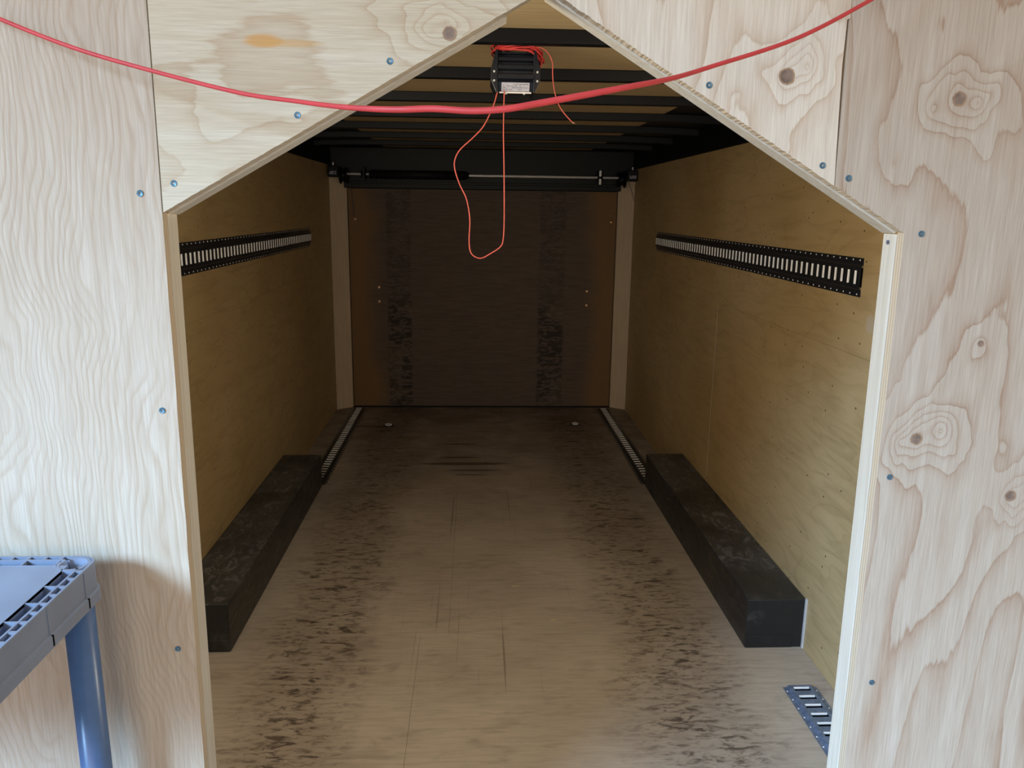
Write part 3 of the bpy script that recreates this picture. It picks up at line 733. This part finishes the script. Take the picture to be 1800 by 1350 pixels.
# coil of red wire lying round the top
bm = nb(); pts = []
random.seed(3)
for k in range(9*24+1):
    a_ = 2*math.pi*k/24; t_ = k/24
    rx = 0.071 + 0.006*math.sin(t_*2.1) + 0.003*math.sin(t_*5.0); ry = 0.080 + 0.006*math.cos(t_*1.7)
    z_ = 2.1475 + 0.0027*t_ - 0.040*max(0.0, math.cos(a_)-0.45)*(0.4+abs(math.sin(t_*1.3))) + 0.003*math.sin(a_*2+t_)
    pts.append((cx_+0.008+rx*math.cos(a_), 2.512+ry*math.sin(a_)+0.002*math.sin(t_*9), min(z_, 2.174)))
tube(bm, pts, 0.0025, 6)
wc = obj('wire_coil', bm, M_RED, dv, label='coil of red wire wound round the top')
bm = nb(); tube(bm, [(0.190, 2.47, 2.140), (0.198, 2.468, 2.125), (0.192, 2.466, 2.105)], 0.002, 6)
obj('hanging_bight', bm, M_RED, wc)
tail = [(0.160, 2.475, 2.152), (0.173, 2.45, 2.158), (0.198, 2.45, 2.155), (0.215, 2.45, 2.140), (0.226, 2.45, 2.116), (0.227, 2.45, 2.086), (0.232, 2.45, 2.047), (0.244, 2.45, 2.008), (0.261, 2.45, 1.981), (0.288, 2.45, 1.953)]
bm = nb(); tube(bm, spline(tail, 6), 0.0017, 6); obj('loose_end', bm, M_PINK, wc)
bm = nb()
for k in range(4): tube(bm, [(0.287, 2.45, 1.954), (0.293+0.002*k, 2.45+0.001*k, 1.948+0.0015*(k % 2))], 0.0009, 5)
obj('bare_strands', bm, M_COPPER, wc, label='frayed copper end')
loop = [(0.067, 2.455, 2.034), (0.064, 2.45, 2.026), (0.053, 2.45, 1.991), (0.026, 2.45, 1.937), (-0.007, 2.45, 1.902), (-0.044, 2.45, 1.868), (-0.059, 2.45, 1.838), (-0.058, 2.45, 1.809), (-0.044, 2.45, 1.768), (-0.024, 2.45, 1.726), (-0.014, 2.45, 1.668), (-0.016, 2.45, 1.609), (-0.013, 2.45, 1.574), (-0.001, 2.45, 1.557), (0.021, 2.45, 1.551), (0.049, 2.45, 1.565), (0.080, 2.45, 1.587), (0.088, 2.45, 1.613), (0.090, 2.45, 1.678), (0.088, 2.45, 1.811), (0.085, 2.45, 1.925), (0.086, 2.45, 2.026), (0.086, 2.455, 2.034)]
bm = nb(); tube(bm, spline(loop, 6), 0.0019, 6)
obj('wire_loop', bm, M_PINK, dv, label='long thin red wire loop hanging down')

# ------------------------------------------------------------------ red cable slung across the front of the opening
cord = [(-0.80, 1.146, 2.02), (-0.72, 1.11, 1.975), (-0.585, 1.08, 1.920), (-0.49, 1.06, 1.885), (-0.393, 1.04, 1.858), (-0.275, 0.99, 1.828), (-0.201, 0.95, 1.815), (-0.141, 0.91, 1.805), (-0.086, 0.88, 1.800), (-0.044, 0.87, 1.8005), (-0.003, 0.86, 1.798), (0.032, 0.855, 1.800), (0.068, 0.86, 1.807), (0.160, 0.88, 1.827), (0.217, 0.92, 1.843), (0.272, 0.96, 1.863), (0.393, 1.02, 1.908), (0.504, 1.07, 1.966), (0.62, 1.12, 2.035), (0.68, 1.146, 2.075)]
sp = spline(cord, 8)
cr = [0.0026+0.0010*math.exp(-((p.x-0.03)/0.17)**4) for p in sp]
bm = nb(); tube(bm, sp, cr, 10)
rc = obj('red_cable', bm, M_RED, label='thick red cable sagging in front of the peaked opening', category='cable')
for (x, z) in ((-0.80, 2.02), (0.68, 2.075)):
    bm = nb(); tube(bm, [(x, 1.1485, z-0.009), (x, 1.138, z-0.009), (x, 1.138, z+0.009), (x, 1.1485, z+0.009)], 0.0015, 6); obj('staple', bm, M_ZINC, rc)

# ------------------------------------------------------------------ resin shelving unit, front left
TX, TY, TZ = -0.545, 1.106, 1.196      # right edge, back edge, top of the tray
X0, Y_0 = TX-0.91, TY-0.46
tr = empty('shelving_unit', ((TX+X0)/2, (TY+Y_0)/2, 0), label='grey-blue resin shelving unit on round blue poles, left of the opening', category='shelving unit')
AX, AY, PR = TX-0.0265, TY-0.0275, 0.0212
def tray(zt):
    t = nb(); d = 0.058
    ow, hw0, hw1, c1 = 0.0040, 0.0045, 0.0125, 0.0155   # wall, small holes, rail, cells
    cell = 0.0320
    # outer skirt as a rounded-corner loop
    def loop(off, z, n=8, r=0.026):
        out = []
        cs = [(TX-off-(r-off if r > off else 0), TY-off-(r-off if r > off else 0), 0), (X0+off+max(r-off, 0), TY-off-max(r-off, 0), 90), (X0+off+max(r-off, 0), Y_0+off+max(r-off, 0), 180), (TX-off-max(r-off, 0), Y_0+off+max(r-off, 0), 270)]
        for (px, py, a0) in cs:
            for k in range(n+1):
                q = math.radians(a0+90*k/n); rr = max(r-off, 0.0005); out.append(t.verts.new((px+rr*math.cos(q), py+rr*math.sin(q), z)))
        return out
    def bridge(A, B):
        for i in range(len(A)): t.faces.new((A[i], A[(i+1) % len(A)], B[(i+1) % len(B)], B[i]))
    L1 = loop(-0.0035, zt-d); L2 = loop(-0.0035, zt-d+0.016); L3 = loop(0.0, zt-d+0.018); L4 = loop(0.0, zt-0.001); L4b = loop(0.001, zt); L5 = loop(ow, zt); L6 = loop(ow, zt-d)
    for A, B in ((L1, L2), (L2, L3), (L3, L4), (L4, L4b), (L4b, L5), (L5, L6), (L6, L1)): bridge(A, B)
    # edge reinforcement on the four sides
    k0 = 0.030
    for (axis, e0, sgn, s0, s1) in (('y', TX, -1, Y_0+2*k0, TY-2*k0+0.012), ('y', X0, 1, Y_0+2*k0, TY-2*k0+0.012), ('x', TY, -1, X0+2*k0, TX-2*k0+0.010), ('x', Y_0, 1, X0+2*k0, TX-2*k0+0.010)):
        def bb(a0, a1, b0, b1, z0, z1):
            a0, a1 = sorted((a0, a1))
            if axis == 'y': box(t, a0, a1, b0, b1, z0, z1)
            else: box(t, b0, b1, a0, a1, z0, z1)
        r0, r1 = e0+sgn*hw1, e0+sgn*c1
        bb(r0, r1, s0-0.03, s1+0.012, zt-d, zt)                       # middle rail
        bb(e0+sgn*cell, e0+sgn*(cell+0.002), s0-0.03, s1+0.003, zt-d+0.01, zt) # inner rail
        s = s1; k = 0
        while s > s0-0.02:
            bb(e0+sgn*(ow-0.0008), r0, s-0.005, s, zt-d+0.01, zt-0.0002)           # small ribs
            if k % 2 == 0: bb(r1, e0+sgn*cell, s-0.0022, s, zt-d+0.01, zt-0.0005)    # large ribs
            s -= 0.0235; k += 1
        bb(e0+sgn*ow, e0+sgn*cell, s0-0.03, s1+0.01, zt-d+0.004, zt-d+0.007)      # bottom of the channel
    # socket rings at the corners
    for (px, py) in ((AX, AY), (X0+(TX-AX), AY), (AX, Y_0+(TY-AY)), (X0+(TX-AX), Y_0+(TY-AY))):
        seg = 28; rs = [(0.0225, zt), (0.0182, zt), (0.0175, zt-0.035), (0.0, zt-0.035)]
        o_ = [[t.verts.new((px+r*math.cos(2*math.pi*k/seg), py+r*math.sin(2*math.pi*k/seg), z)) for k in range(seg)] for (r, z) in rs[:3]]
        ob = [t.verts.new((px+0.0225*math.cos(2*math.pi*k/seg), py+0.0225*math.sin(2*math.pi*k/seg), zt-d)) for k in range(seg)]
        for i in range(2):
            for k in range(seg): t.faces.new((o_[i][k], o_[i][(k+1) % seg], o_[i+1][(k+1) % seg], o_[i+1][k])).smooth = (i == 1)
        for k in range(seg): t.faces.new((o_[0][k], ob[k], ob[(k+1) % seg], o_[0][(k+1) % seg])).smooth = True
        t.faces.new(o_[2])
    box(t, X0+cell, TX-cell, Y_0+cell, TY-cell, zt-0.0045, zt-0.0005)      # deck plate
    # dark slots under the skirt
    return t
ty = obj('shelf_tray', tray(TZ), M_TRAY, tr)
for (y_) in (TY-0.052, TY-0.150, TY-0.33):
    bm = nb(); box(bm, TX-0.001, TX+0.0012, y_-0.004, y_, TZ-0.050, TZ-0.002); obj('seam_rib', bm, M_TRAY, ty)
    bm = nb(); box(bm, TX+0.0005, TX+0.0040, y_-0.0035, y_-0.0005, TZ-0.056, TZ-0.041); obj('slot', bm, M_DARK, ty)
obj('shelf_tray', tray(0.66), M_TRAY, tr)
obj('shelf_tray', tray(0.12), M_TRAY, tr)
for (px, py) in ((AX, AY), (X0+(TX-AX), AY), (AX, Y_0+(TY-AY)), (X0+(TX-AX), Y_0+(TY-AY))):
    bm = nb(); tube(bm, [(px, py, 0.0), (px, py, TZ-0.04)], PR, 32); obj('pole', bm, M_POLE, tr)

# ------------------------------------------------------------------ little things on the floor
for (x, y, a_, l_, mat, nm, lab, cat) in (
    (-0.725, 4.42, -0.9, 0.07, M_INK, 'nail', 'thin dark nail lying on the floor near the far end of the left wheel box', 'nail'),
    (0.195, 3.36, 0.2, 0.035, M_STRAW, 'straw_piece', 'pale straw piece in the middle of the floor, nearest of three', 'straw'),
    (0.30, 3.50, -0.05, 0.028, M_STRAW, 'straw_piece', 'tiny pale straw piece on the floor, farthest of three', 'straw'),
    (0.34, 3.05, 0.1, 0.03, M_STRAW, 'straw_piece', 'pale straw piece lying just behind the cross seam of the floor', 'straw')):
    bm = nb(); c_, s_ = math.cos(a_), math.sin(a_)
    tube(bm, [(x-c_*l_/2, y-s_*l_/2, 0.0016), (x+0.001, y+0.002, 0.0026), (x+c_*l_/2, y+s_*l_/2, 0.0016)], 0.0015, 6)
    obj(nm, bm, mat, label=lab, category=cat)
